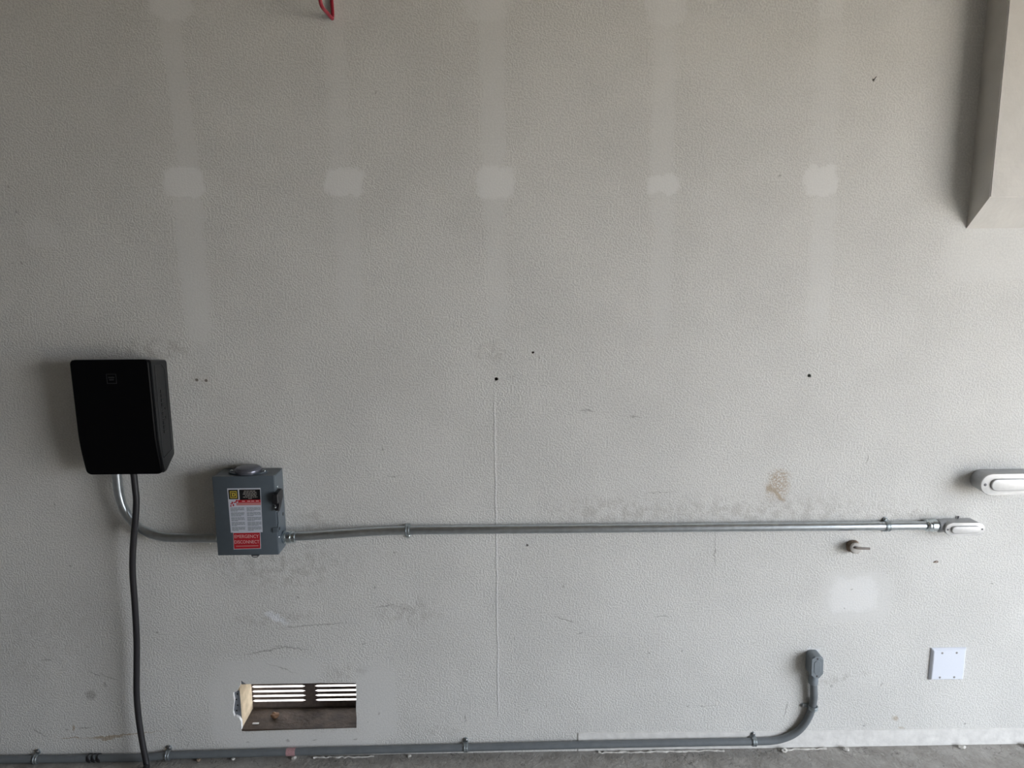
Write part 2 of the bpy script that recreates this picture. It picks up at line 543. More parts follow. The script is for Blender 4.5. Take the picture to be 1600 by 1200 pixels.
def prism_y(outline, y0, y1, bevel_front=0.0, seg=2, bm=None, back_scale=None, center=None):
    """outline [(x,z)] extruded from y1 (back) to y0 (front, toward the room)"""
    b = bm or bmesh.new()
    bk = outline
    if back_scale:
        cx, cz = center
        bk = [(cx + (x - cx) * back_scale, cz + (z - cz) * back_scale) for x, z in outline]
    fr = [b.verts.new((x, y0, z)) for x, z in outline]
    ba = [b.verts.new((x, y1, z)) for x, z in bk]
    ff = b.faces.new(fr)
    b.faces.new(ba[::-1])
    n = len(fr)
    for i in range(n):
        j = (i + 1) % n
        b.faces.new((fr[i], ba[i], ba[j], fr[j]))
    if bevel_front:
        bmesh.ops.bevel(b, geom=list(ff.edges), offset=bevel_front, segments=seg, affect='EDGES', profile=.5)
    return b


def prism_x(outline, x0, x1, bm=None):
    b = bm or bmesh.new()
    a = [b.verts.new((x0, y, z)) for y, z in outline]
    c = [b.verts.new((x1, y, z)) for y, z in outline]
    b.faces.new(a)
    b.faces.new(c[::-1])
    n = len(a)
    for i in range(n):
        j = (i + 1) % n
        b.faces.new((a[i], c[i], c[j], a[j]))
    return b


def stadium(cx, cz, hl, hh, n=10, vertical=False):
    """rounded slot outline"""
    pts = []
    for s, a0 in ((1, -90), (-1, 90)):
        for i in range(n + 1):
            a = math.radians(a0 + 180 * i / n)
            u, v = s * (hl - hh) + hh * math.cos(a), hh * math.sin(a)
            pts.append((cx + v, cz - u) if vertical else (cx + u, cz + v))
    return pts


def rrect(cx, cz, hx, hz, r, n=5):
    pts = []
    for sx, sz, a0 in ((1, 1, 0), (-1, 1, 90), (-1, -1, 180), (1, -1, 270)):
        for i in range(n + 1):
            a = math.radians(a0 + 90 * i / n)
            pts.append((cx + sx * (hx - r) + r * math.cos(a), cz + sz * (hz - r) + r * math.sin(a)))
    return pts


def catmull(pts, sub=8):
    P = [pts[0] * 2 - pts[1]] + list(pts) + [pts[-1] * 2 - pts[-2]]
    out = []
    for i in range(1, len(P) - 2):
        p0, p1, p2, p3 = P[i - 1:i + 3]
        for k in range(sub):
            t = k / sub
            out.append(.5 * ((2 * p1) + (p2 - p0) * t + (2 * p0 - 5 * p1 + 4 * p2 - p3) * t * t +
                             (3 * p1 - p0 - 3 * p2 + p3) * t ** 3))
    out.append(P[-2].copy())
    return out


def tube(path, r, n=20, bm=None, caps=True):
    b = bm or bmesh.new()
    rr = r if isinstance(r, (list, tuple)) else [r] * len(path)
    t = (path[1] - path[0]).normalized()
    up = Vector((0, 0, 1)) if abs(t.z) < .9 else Vector((0, 1, 0))
    nrm = t.cross(up).normalized()
    rings = []
    for i, p in enumerate(path):
        a, c = path[max(i - 1, 0)], path[min(i + 1, len(path) - 1)]
        if (c - a).length > 1e-9:
            t = (c - a).normalized()
        nrm = (nrm - t * nrm.dot(t)).normalized()
        bn = t.cross(nrm)
        rings.append([b.verts.new(p + (nrm * math.cos(2 * math.pi * k / n) + bn * math.sin(2 * math.pi * k / n)) * rr[i])
                      for k in range(n)])
    for i in range(len(rings) - 1):
        for k in range(n):
            k2 = (k + 1) % n
            b.faces.new((rings[i][k], rings[i][k2], rings[i + 1][k2], rings[i + 1][k]))
    if caps:
        b.faces.new(rings[0][::-1])
        b.faces.new(rings[-1])
    return b


def lathe(p0, axis, prof, n=20, bm=None):
    """prof [(distance along axis, radius)]"""
    ax = Vector(axis).normalized()
    b = bm or bmesh.new()
    up = Vector((0, 0, 1)) if abs(ax.z) < .9 else Vector((0, 1, 0))
    u = ax.cross(up).normalized()
    v = ax.cross(u)
    rings = []
    for s, r in prof:
        rings.append([b.verts.new(p0 + ax * s + (u * math.cos(2 * math.pi * k / n) + v * math.sin(2 * math.pi * k / n)) * max(r, 1e-5))
                      for k in range(n)])
    for i in range(len(rings) - 1):
        for k in range(n):
            k2 = (k + 1) % n
            b.faces.new((rings[i][k], rings[i][k2], rings[i + 1][k2], rings[i + 1][k]))
    b.faces.new(rings[0][::-1])
    b.faces.new(rings[-1])
    return b


def screw(name, p, r, m, parent, axis=(0, -1, 0), h=None, slot=True):
    """small pan-head screw, p on the surface"""
    h = h or r * .6
    ax = Vector(axis)
    o = part(name, lathe(Vector(p) - ax * .001, axis, [(0, r), (.001 + h * .5, r), (.001 + h, r * .62), (.001 + h * 1.02, r * .05)], 12), m, parent, 40)
    return o


def text_mesh(name, s, w, center, y, m, parent, h=None, loc_name=None):
    """flat lettering of total width w, lying on the plane y, centred at (x,z)"""
    cu = bpy.data.curves.new(name, 'FONT')
    cu.body = s
    cu.extrude = 0
    cu.resolution_u = 3
    ob = bpy.data.objects.new(name + '_tmp', cu)
    COL.objects.link(ob)
    dg = bpy.context.evaluated_depsgraph_get()
    me = bpy.data.meshes.new_from_object(ob.evaluated_get(dg))
    bpy.data.objects.remove(ob)
    bpy.data.curves.remove(cu)
    b = bmesh.new()
    b.from_mesh(me)
    bpy.data.meshes.remove(me)
    xs = [v.co.x for v in b.verts]; ys = [v.co.y for v in b.verts]
    kx = w / (max(xs) - min(xs))
    kz = kx if h is None else h / (max(ys) - min(ys))
    mx, mz = (max(xs) + min(xs)) / 2, (max(ys) + min(ys)) / 2
    for v in b.verts:
        v.co = Vector((center[0] + (v.co.x - mx) * kx, 0, center[1] + (v.co.y - mz) * kz))
        v.co.y = y
    return part(name, b, m, parent)


def cdt_sheet(outer, holes, y, thick, bm=None, cuts=()):
    """flat sheet in the xz plane with holes; hole edges get depth 'thick' behind the face"""
    pts, edges = [], []
    for loop in [outer] + holes:
        s = len(pts)
        pts += [Vector(p) for p in loop]
        edges += [(s + i, s + (i + 1) % len(loop)) for i in range(len(loop))]
    for a, c in cuts:
        pts += [Vector(a), Vector(c)]
        edges.append((len(pts) - 2, len(pts) - 1))
    v2, e2, f2, *_ = delaunay_2d_cdt(pts, edges, [], 2, 1e-7)
    b = bm or bmesh.new()
    vs = [b.verts.new((p.x, y, p.y)) for p in v2]

    def inside(c, loop):
        r = False
        for i in range(len(loop)):
            a, d = loop[i], loop[i - 1]
            if (a[1] > c[1]) != (d[1] > c[1]) and c[0] < (d[0] - a[0]) * (c[1] - a[1]) / (d[1] - a[1]) + a[0]:
                r = not r
        return r
    for f in f2:
        c = sum((v2[i] for i in f), Vector((0, 0))) / len(f)
        if inside(c, outer) and not any(inside(c, h) for h in holes):
            b.faces.new([vs[i] for i in f])
    for v in [v for v in b.verts if not v.link_faces]:
        b.verts.remove(v)
    rims = bmesh.new()
    for h in holes:
        a = [rims.verts.new((x, y, z)) for x, z in h]
        c = [rims.verts.new((x, y + thick, z)) for x, z in h]
        for i in range(len(h)):
            j = (i + 1) % len(h)
            rims.faces.new((a[i], a[j], c[j], c[i]))
    return b, rims


def xz(px, py, d=0.0):
    p = W(px, py, d)
    return (p.x, p.z)


def blob(center, r, seed, squash=(1, 1, 1), sub=2):
    b = bmesh.new()
    bmesh.ops.create_icosphere(b, subdivisions=sub, radius=r)
    rg = random.Random(seed)
    for v in b.verts:
        k = rg.uniform(.72, 1.2)
        v.co = Vector((v.co.x * k * squash[0], v.co.y * k * squash[1], v.co.z * k * squash[2])) + Vector(center)
    return b


# ================================================================== THE ROOM
GYPT = 0.0127
vent_px = [(376.5, 1063), (380, 1066), (385, 1069), (412, 1068.8), (440, 1068.2), (470, 1068), (500, 1067.2), (530, 1067.4), (556, 1067.2),
           (556.3, 1078), (556.6, 1090), (556.2, 1108), (557.2, 1122), (557, 1137.5), (540, 1138), (520, 1138.6), (495, 1139.2),
           (470, 1140), (445, 1140.8), (420, 1141.6), (400, 1142.4), (385, 1143), (377.5, 1142.6), (376.8, 1128), (374, 1122),
           (369, 1119.5), (366, 1119.5), (363.8, 1112), (364.6, 1104), (366, 1095), (364.4, 1087), (364.6, 1082), (370, 1080.5),
           (373, 1075), (375.5, 1070)]
vent_hole = [xz(*p) for p in vent_px]


def ring_hole(px, py, rpx, n=12, jag=.12, seed=1):
    rg = random.Random(seed)
    c = W(px, py)
    return [(c.x + rpx / 460 * rg.uniform(1 - jag, 1 + jag) * math.cos(2 * math.pi * i / n),
             c.z + rpx / 460 * rg.uniform(1 - jag, 1 + jag) * math.sin(2 * math.pi * i / n)) for i in range(n)]


holes = [vent_hole, ring_hole(775.5, 592.5, 2.9, seed=2), ring_hole(833, 551, 2.1, seed=3), ring_hole(1264.5, 587, 3.0, seed=4),
         ring_hole(308, 593.5, 1.7, seed=5), ring_hole(322.5, 594.5, 2.0, seed=6), ring_hole(823.5, 852, 1.9, seed=7),
         ring_hole(1364.5, 125, 2.0, seed=8, jag=.4)]
outer = [(XL, 0), (XR, 0), (XR, ZC), (XL, ZC)]
# tile borders of the painted pattern
TX = [XL] + [W(px, 600).x for px in (120, 260, 400, 480, 580, 700, 860, 1060, 1250, 1420)] + [XR]
TZ = [0.0] + [W(800, py).z for py in (1130, 1060, 985, 900, 680, 470, 150)] + [ZC]
cuts = [((x, 0), (x, ZC)) for x in TX[1:-1]] + [((XL, z), (XR, z)) for z in TZ[1:-1]]
sheet, rims = cdt_sheet(outer, holes, 0.0, GYPT, cuts=cuts)
wall_mats, tile_of = [], []
for f in sheet.faces:
    c = f.calc_center_median()
    key = (max(i for i in range(len(TX) - 1) if c.x >= TX[i]), max(i for i in range(len(TZ) - 1) if c.z >= TZ[i]))
    if key not in tile_of:
        tile_of.append(key)
        wall_mats.append(wall_material((TX[key[0]], TX[key[0] + 1], TZ[key[1]], TZ[key[1] + 1])))
    f.material_index = tile_of.index(key)
wall = structure(part('wall_back', sheet, wall_mats[0]), 'off-white textured drywall garage wall with patched screw spots and scuffs')
for m_ in wall_mats[1:]:
    wall.data.materials.append(m_)
part('torn_edge', rims, M_GYP, wall)

CAV = 0.128                                  # depth from the wall face to the outside vent
stud_x = W(376.2, 1100, -GYPT).x
sill_z = max(W(px, py).z for px, py in vent_px if py > 1136) + .0006
part('stud', box(stud_x - .040, stud_x, GYPT + .001, CAV - .004, sill_z, ZC - .05), M_WOOD, wall)
part('stud', box(stud_x + .445, stud_x + .485, GYPT + .001, CAV - .004, sill_z, ZC - .05), M_DARKW, wall)
part('sill_board', box(stud_x - .3, stud_x + .8, .0012, CAV - .004, .004, sill_z), M_DIRT, wall)
npl_a, npl_b = W(361, 1079, -GYPT), W(377, 1121, -GYPT)
plate_b = box(npl_a.x, stud_x - .0005, GYPT - .0012, GYPT + .0008, npl_b.z, npl_a.z)
npl = part('nail_plate', plate_b, M_NAILP, wall, label='grey steel nail plate with punched holes')
for px, py in ((371, 1084), (369.5, 1092.5), (371.5, 1101.5), (370, 1110)):
    c = W(px, py, -GYPT)
    part('punched_hole', lathe(Vector((c.x, GYPT - .0010, c.z)), (0, -1, 0), [(0, .0030), (.0005, .0030)], 10), M_LBLK, npl)
flap = bmesh.new()
q = [W(377, 1063, -.002), W(385, 1069, -.002), W(378, 1069.5, -.010), W(376.5, 1067, -.012)]
fv = [flap.verts.new(p) for p in q] + [flap.verts.new(p + Vector((0, .0015, 0))) for p in q]
for f in ((0, 1, 2, 3), (7, 6, 5, 4), (0, 4, 5, 1), (1, 5, 6, 2), (2, 6, 7, 3), (3, 7, 4, 0)):
    flap.faces.new([fv[i] for i in f])
part('paper_flap', flap, M_NAILP, wall)
# sheathing with the vent opening
va, vb = W(396, 1100, -CAV), W(600, 1060, -CAV)
vx0, vx1 = va.x - .006, stud_x + .425
vz1 = W(440, 1050, -CAV).z
vz0 = W(440, 1098.5, -CAV).z
shb, shr = cdt_sheet([(XL, -.02), (XR, -.02), (XR, ZC), (XL, ZC)],
                     [[(vx0 + .004, vz0), (vx1 - .004, vz0), (vx1 - .004, vz1), (vx0 + .004, vz1)]], CAV, .012)
shr2 = bmesh.new()
part('sheathing', shb, M_DARKW, wall)
part('sheathing_rim', shr, M_DARKW, wall)
shr2.free()

# footing strip at the bottom right of the wall
ft = [xz(903, 1145), xz(918, 1144.6), xz(960, 1144.5), xz(1000, 1144), xz(1100, 1143.4), xz(1200, 1142.4), xz(1300, 1141), xz(1400, 1140),
      xz(1500, 1138.5), xz(1600, 1137), (XR, xz(1600, 1137)[1]), (XR, 0.0005), (xz(903, 1170)[0], .0005)]
structure(part('baseboard_back', prism_y(ft, -.0022, .0, .0008, 1), M_SKIRT), 'low painted footing strip along the wall above the floor')

structure(part('floor', box(XL, XR, YF, 0.02, -.12, 0), M_FLOOR), 'worn grey concrete garage floor')
structure(part('ceiling', box(XL, XR, YF, .12, ZC, ZC + .15), M_CEIL))
structure(part('wall_left', box(XL - .1, XL, YF, .12, -.1, ZC), M_PLAIN))
structure(part('wall_front', box(XL - .1, XR + .1, YF - .1, YF, -.1, ZC), M_PLAIN))
wr, wrr = cdt_sheet([(YF, -.1), (.13, -.1), (.13, ZC + .1), (YF, ZC + .1)],
                    [[(DOOR_Y0, 0), (DOOR_Y1, 0), (DOOR_Y1, DOOR_Z), (DOOR_Y0, DOOR_Z)]], 0, .12)
for b in (wr, wrr):
    for v in b.verts:
        v.co = Vector((XR + v.co.y, v.co.x, v.co.z))
wro = structure(part('wall_right', wr, M_PLAIN), 'garage wall with the open garage door')
part('door_reveal', wrr, M_PLAIN, wro)
structure(part('ground', box(-30, 30, -30, 30, -.30, -.125), M_DRIVE))
structure(part('driveway', box(XR + .0, 30, -12, 6, -.125, -.01), M_DRIVE))

# boxed-out chase, upper right
CH_D = 0.100
c_bl = W(1510, 357)
c_fb = W(1548, 308, CH_D)
prof = [(0, c_bl.z), (0, ZC), (-CH_D, ZC), (-CH_D, c_fb.z)]
ch = prism_x(prof, c_bl.x, XR)
bmesh.ops.bevel(ch, geom=[e for e in ch.edges if abs(e.verts[0].co.y + CH_D) < 1e-4 and abs(e.verts[1].co.y + CH_D) < 1e-4],
                offset=.0025, segments=2, affect='EDGES')
structure(part('trim_1', ch, M_CHASE), 'boxed-out drywall chase with a sloping underside at the top right')

# ================================================================== VENT
vent = thing('foundation_vent', 'weathered louvred wall vent glowing with daylight inside the rectangular wall opening', 'vent',
             (vx0 + .15, CAV, vz0))
fz0, fz1 = vz0 - .012, vz1 + .012
mx0, mx1 = W(478, 1085, -CAV).x, W(492.5, 1085, -CAV).x
fb = bmesh.new()
for a in ((vx0 - .012, vx0 + .004, fz0, fz1), (vx1 - .004, vx1 + .012, fz0, fz1)):
    box(a[0], a[1], CAV - .003, CAV, a[2], a[3], bm=fb)
for a in ((vx0, vx1, fz0, vz0 + .001), (vx0, vx1, vz1 - .001, fz1)):
    box(a[0], a[1], CAV - .003, CAV, a[2], a[3], bm=fb)
part('frame', fb, M_LOUV, vent)
part('mullion', box(mx0, mx1, CAV - .004, CAV + .001, fz0, fz1, .0005, 1), M_LOUV, vent)
p1, p2 = W(440, 1072, -CAV).z, W(440, 1094, -CAV).z
pitch = (p1 - p2) / 3
nrow = int((vz1 - vz0) / pitch) + 1
for (sx0, sx1) in ((vx0, mx0 + .002), (mx1 - .002, vx1)):
    for i in range(-1, nrow + 1):
        zc = p2 + pitch * (i + .5)
        if zc - pitch / 2 < fz0 - .002 or zc > fz1:
            continue
        # slat: slim in the middle, flaring at both ends, so that the slots between have rounded ends
        hm, he = pitch * .30, pitch * .5
        fl = .010
        top = [(sx0, he), (sx0 + fl * .25, he * .97), (sx0 + fl * .6, hm * 1.45), (sx0 + fl * 1.3, hm),
               (sx1 - fl * 1.3, hm), (sx1 - fl * .6, hm * 1.45), (sx1 - fl * .25, he * .97), (sx1, he)]
        ol = [(x, zc + h) for x, h in top] + [(x, zc - h) for x, h in top[::-1]]
        part('slat', prism_y(ol, CAV - .002, CAV - .0005), M_LOUV, vent)
# bits lying on the sill
lp = WF(430, 1122, sill_z)
lf = blob((lp.x, lp.y, sill_z + .011), .015, 3, (1.0, .7, .75))
tag(part('dry_leaf', lf, M_LEAF, loc=(lp.x, lp.y, sill_z)), 'small brown crumpled leaf lying in the vent recess', 'leaf')
lp = WF(400, 1131, sill_z)
ch_b = box(lp.x - .012, lp.x + .010, lp.y - .004, lp.y + .003, sill_z, sill_z + .004, .001, 1)
tag(part('wood_chip', ch_b, M_GYP, loc=(lp.x, lp.y, sill_z)), 'pale plaster sliver lying at the left end of the vent recess', 'chip')

# ================================================================== WALL CHARGER
d1, d1b, d2 = 0.112, 0.108, 0.082
x_r = W(261, 575).x
x_l = W(112, 600, d1).x
z_t = W(200, 562, d1).z
z_bend = W(240, 675, d1b).z
z_b = W(200, 741, d2).z
z_bb = W(271, 712).z
z_tb = W(240, 562.5).z
prof = [(0, z_bb), (0, z_t), (-d1, z_t), (-d1b, z_bend), (-d2, z_b), (-d2 + .022, z_b)]
chg = thing('wall_charger', 'black electric vehicle charger box mounted on the left of the wall', 'charger', ((x_l + x_r) / 2, 0, z_b))
# body: profile minus the cover thickness
ct = .010


def front_y(z):
    if z >= z_bend:
        t = (z - z_bend) / (z_t - z_bend)
        return -(d1b + (d1 - d1b) * t)
    t = (z - z_b) / (z_bend - z_b)
    return -(d2 + (d1b - d2) * (1 - (1 - t) ** 1.6))


prof_b = [(0, z_bb), (0, z_tb), (front_y(z_t) + ct - .001, z_t - .0015)]
prof_b += [(front_y(z) + ct - .001, z) for z in [z_t - .02 - (z_t - z_b - .03) * i / 14 for i in range(15)]]
prof_b += [(front_y(z_b) + ct - .001, z_b + .002), (-d2 + .022, z_b + .002)]
cb = prism_x(prof_b, x_l + .0015, x_r)
es = [e for e in cb.edges if abs(e.verts[0].co.x - e.verts[1].co.x) < 1e-6 and e.verts[0].co.x > x_r - .001
      and all(v.co.z > z_tb - .001 or v.co.z < z_bb + .001 for v in e.verts) and min(v.co.y for v in e.verts) < -.01]
bmesh.ops.bevel(cb, geom=es, offset=.008, segments=3, affect='EDGES', profile=.5)
body = part('body', cb, M_BLKS, chg, 30)
# front cover: curved plate with rounded corners following the profile
cv = bmesh.new()


ol = rrect((x_l + x_r) / 2 - .0025, (z_t + z_b) / 2, (x_r - x_l) / 2 + .0005 - .0025, (z_t - z_b) / 2, .014, 6)
# densify along the sides so that the plate can follow the bend
zs = [z_b + .014 + (z_t - z_b - .028) * i / 18 for i in range(1, 18)]
left = min(p[0] for p in ol); right = max(p[0] for p in ol)
rows = sorted({round(p[1], 5) for p in ol} | {round(z, 5) for z in zs})
rows = [z for i, z in enumerate(rows) if i == 0 or z - rows[i - 1] > .0004]


def half_w(z):
    r = .014
    if z > z_t - r:
        return max(0, math.sqrt(max(0, r * r - (z - (z_t - r)) ** 2)) - r)
    if z < z_b + r:
        return max(-r, math.sqrt(max(0, r * r - (z_b + r - z) ** 2)) - r)
    return 0.0


rowsv = []
for z in rows:
    off = half_w(z)
    if z > z_t - .014:
        off = math.sqrt(max(0, .014 ** 2 - (z - (z_t - .014)) ** 2)) - .014
    y = front_y(z)
    xs = [left - off, left - off + .003, right + off - .003, right + off]
    xs = [min(xs[0], (left + right) / 2), xs[1], xs[2], xs[3]]
    rowsv.append([cv.verts.new((xs[0], y + .0025, z)), cv.verts.new((xs[1], y, z)), cv.verts.new((xs[2], y, z)), cv.verts.new((xs[3], y + .0025, z)),
                  cv.verts.new((xs[3], y + ct, z)), cv.verts.new((xs[0], y + ct, z))])
for a, b in zip(rowsv[:-1], rowsv[1:]):
    for i in range(6):
        j = (i + 1) % 6
        cv.faces.new((a[i], a[j], b[j], b[i]))
cv.faces.new(rowsv[0]); cv.faces.new(rowsv[-1][::-1])
cover = part('front_cover', cv, M_BLKF, chg, 35)
# square emblem with two lines of tiny lettering
lc = W(174, 592, d1)
ly = front_y(lc.z)
lw = .0150
lb = bmesh.new()
for a in ((-lw, lw, lw - .0016, lw), (-lw, lw, -lw, -lw + .0016), (-lw, -lw + .0016, -lw, lw), (lw - .0016, lw, -lw, lw)):
    box(lc.x + a[0], lc.x + a[1], ly - .0006, ly + .001, lc.z + a[2], lc.z + a[3], bm=lb)
emb = part('emblem', lb, M_LOGO, cover, label='small square outlined emblem')
for k, (w_, z_) in enumerate(((.0095, .0040), (.0075, -.0030))):
    tb = bmesh.new()
    n = 5 if k == 0 else 4
    for i in range(n):
        xa = lc.x - w_ + 2 * w_ * i / n
        box(xa, xa + 2 * w_ / n * .78, ly - .0005, ly + .001, lc.z + z_ - .0022, lc.z + z_ + .0022, bm=tb)
    part('emblem_lettering', tb, M_LOGO, cover)
# moulded marks on the right side
sx = x_r
rec = bmesh.new()
ya, yb = -.082, -.018
za, zb2 = z_t - .024, z_bb + .014
ring = [(ya, zb2 + .01), (ya + .01, zb2), (yb, zb2 + .012), (yb, za - .02), (yb - .02, za), (ya, za)]
for i in range(len(ring)):
    a, b_ = ring[i], ring[(i + 1) % len(ring)]
    tube([Vector((sx, a[0], a[1])), Vector((sx, b_[0], b_[1]))], .0016, 6, rec)
part('side_panel_rim', rec, M_BLKS, chg)
gl = bmesh.new()
rg = random.Random(5)
z0g, z1g = W(262, 672).z, W(258, 604).z
ng = 10
for i in range(ng):
    zt = z1g + (z0g - z1g) * i / ng
    hh = (z1g - z0g) / ng * .74
    y0g, y1g = -.060, -.036
    kind = rg.choice((0, 1, 2, 3))
    box(sx - .001, sx + .0014, y0g, y1g, zt - hh * .22, zt, bm=gl)
    if kind in (1, 3):
        box(sx - .001, sx + .0014, y0g, y1g, zt - hh, zt - hh * .78, bm=gl)
    if kind in (0, 2, 3):
        box(sx - .001, sx + .0014, y0g, y0g + .005, zt - hh, zt, bm=gl)
    if kind == 1:
        box(sx - .001, sx + .0014, y1g - .005, y1g, zt - hh, zt, bm=gl)
part('moulded_lettering', gl, M_BLKS, chg)
# strain relief
cc = W(209, 742, .060)
part('cable_gland', lathe(Vector((cc.x, -.060, z_b - .004)), (0, 0, 1), [(0, .0125), (.006, .0135), (.03, .0135)], 18), M_BLK, chg, 40)

# charging cable
cp = [Vector((cc.x, -.060, z_b + .012))] + [W(px, py, d) for px, py, d in (
    (211, 760, .062), (213, 783, .066), (211.5, 812, .070), (209, 840, .070), (207.3, 870, .068), (207.5, 900, .064), (211, 950, .058), (213.5, 1000, .052),
    (213.5, 1045, .050), (213.5, 1085, .050), (217, 1125, .052), (223, 1163, .058), (229.5, 1198, .068))]
e = cp[-1]
cp += [Vector((e.x + .014, e.y - .035, max(.035, e.z - .05))), Vector((e.x + .05, e.y - .12, .0115)), Vector((e.x + .16, e.y - .34, .0105)),
       Vector((e.x + .10, e.y - .62, .0105)), Vector((e.x - .18, e.y - .75, .0105))]
tag(part('charging_cable', tube(catmull(cp, 8), .0100, 14), M_RUB, smooth=60, loc=(e.x, e.y, 0)),
    'thick black cable hanging from the charger box to the floor', 'cable')

# ================================================================== DISCONNECT SWITCH
dd = 0.098
bx1 = W(443.5, 760).x
bx0 = W(332.0, 760, dd).x
bz1 = W(400, 744, dd).z
bz0 = W(390, 867.5, dd).z
sw = thing('disconnect_switch', 'grey metal disconnect switch box with warning labels beside the black charger', 'switch box', ((bx0 + bx1) / 2, 0, bz0))
part('enclosure', box(bx0 + .003, bx1 - .0008, -dd + .012, 0, bz0 + .003, bz1 - .0015, .0012, 1), M_BOX, sw)
cvb = bmesh.new()
box(bx0, bx1, -dd, -dd + .014, bz0, bz1, .0022, 2, bm=cvb)
door = part('door', cvb, M_BOX, sw, 30)
# door side flanges
part('door_flange', box(bx1 - .0006, bx1 + .0012, -dd + .004, -.020, bz0 + .001, bz0 + (bz1 - bz0) * .99, .0003, 1), M_BOX, sw)
part('hinge', box(bx0 + .0005, bx0 + .003, -dd + .016, -.046, bz1 - .055, bz1 - .020), M_ZINC, sw)
# rain hub plate on top
hc = W(387, 740, dd * .55)
hx, hy = W(388, 738, .05).x, -.050
fl = bmesh.new()
outl = [(hx + .062 * math.cos(a) , hy + .034 * math.sin(a)) for a in [2 * math.pi * i / 28 for i in range(28)]]
fa = [fl.verts.new((x, y, bz1 - .001)) for x, y in outl]
fc = [fl.verts.new((x, y, bz1 + .0035)) for x, y in outl]
fl.faces.new(fa[::-1]); fl.faces.new(fc)
for i in range(28):
    j = (i + 1) % 28
    fl.faces.new((fa[i], fa[j], fc[j], fc[i]))
part('hub_flange', fl, M_BOX, sw, 40)
hub = part('hub_cap', lathe(Vector((hx, hy, bz1)), (0, 0, 1), [(0, .040), (.006, .0405), (.012, .0395), (.016, .037), (.0185, .030), (.019, .001)], 32), M_HUB, sw, 50)
for i in range(2):
    part('hub_ridge', lathe(Vector((hx, hy, bz1 + .004 + .006 * i)), (0, 0, 1), [(0, .0395), (.0008, .0415), (.0018, .0415), (.0026, .0395)], 32), M_HUB, hub, 40)
for s in (-1, 1):
    screw('hub_screw', (hx + s * .052, hy - .002, bz1 + .0035), .0048, M_ZINC, sw, (0, 0, 1), .004)
# operating handle and catch on the right side
k1, k2 = W(432, 767, dd * .9).z, W(432, 783, dd * .9).z
hd = bmesh.new()
hx0 = bx1 + .001
prof_h = [(-dd - .012, k1), (-dd + .030, k1 + .002), (-dd + .042, k1 - .008), (-dd + .040, k2 + .004), (-dd + .024, k2 - .002),
          (-dd + .012, k2 - .018), (-dd - .006, k2 - .028), (-dd - .012, k2 - .024), (-dd - .006, k2 - .006), (-dd - .013, k2 + .002)]
prism_x(prof_h, hx0, hx0 + .013, hd)
bmesh.ops.bevel(hd, geom=list(hd.edges), offset=.0012, segments=1, affect='EDGES')
hnd = part('handle', hd, M_BLK, sw, label='black operating handle')
part('handle_lever', box(bx1 - .004, hx0 + .012, -dd - .016, -dd - .004, k2 - .001, k1 - .004, .0015, 1), M_BLK, hnd)
part('handle_clip', lathe(Vector((hx0 + .004, -dd - .001, k2 - .014)), (-.6, -1, -.3), [(0, .0045), (.009, .0035), (.010, .001)], 10), M_ZINC, hnd, 40)
z3, z4 = W(437, 800, dd * .8).z, W(437, 829, dd * .8).z
prof_c = [(-dd + .004, z3 + .004), (-dd + .026, z3), (-dd + .030, z3 - .028), (-dd + .022, z4), (-dd + .002, z4 + .002), (-dd - .002, z4 + .016),
          (-dd + .006, z4 + .030)]
part('catch_plate', prism_x(prof_c, bx1 + .001, bx1 + .0045), M_BOX, sw)
part('catch_hole', lathe(Vector((bx1 + .0046, -dd + .012, z4 + .010)), (1, 0, 0), [(0, .0055), (.0004, .0055)], 12), M_LBLK, sw)
part('side_hole', lathe(Vector((bx1 + .0013, -.030, W(442, 803, .03).z)), (1, 0, 0), [(0, .0060), (.0004, .0060)], 12), M_LBLK, sw)
part('latch_tab', box(bx1 - .013, bx1 + .002, -dd - .003, -dd - .0006, z4 + .001, z4 + .018, .0006, 1), M_BOX, sw)
screw('side_screw', (bx1 + .0012, -dd + .024, W(433, 761, dd * .8).z), .0042, M_ZINC, sw, (1, 0, 0), .003)
screw('side_screw', (bx1 + .0012, -dd + .010, W(437, 839, dd * .9).z), .0042, M_ZINC, sw, (1, 0, 0), .003)
# lock loop under the door
ll = W(399, 867, dd)
lo = bmesh.new()
lpth = [Vector((ll.x - .010 + .010 * (1 - math.cos(a)), -dd - .003 - .004 * math.sin(a) * 0, bz0 - .0015 - .0042 * math.sin(a))) for a in [math.pi * i / 10 for i in range(11)]]
tube(lpth, .0013, 8, lo)
box(ll.x - .012, ll.x + .013, -dd - .004, -dd + .006, bz0 - .0012, bz0 + .001, bm=lo)
part('lock_loop', lo, M_SCRD, sw)

# labels on the door
LY = -dd - .0002


def lab(pxs, m, name, parent, lift=.0004, label=None):
    o = [xz(px, py, dd) for px, py in pxs]
    return part(name, prism_y(o, LY - lift, LY + .0004), m, parent, label=label)


def Lp(u, v):
    """point of the warning label, u across and v down (0..1), in photo pixels"""
    a = (355.0 + 52.2 * u, 763.2 - .8 * u)
    b = (360.8 + 49.6 * u, 832.2 - .8 * u)
    return (a[0] + (b[0] - a[0]) * v, a[1] + (b[1] - a[1]) * v)


def Lq(u0, v0, u1, v1):
    return [Lp(u0, v0), Lp(u1, v0), Lp(u1, v1), Lp(u0, v1)]


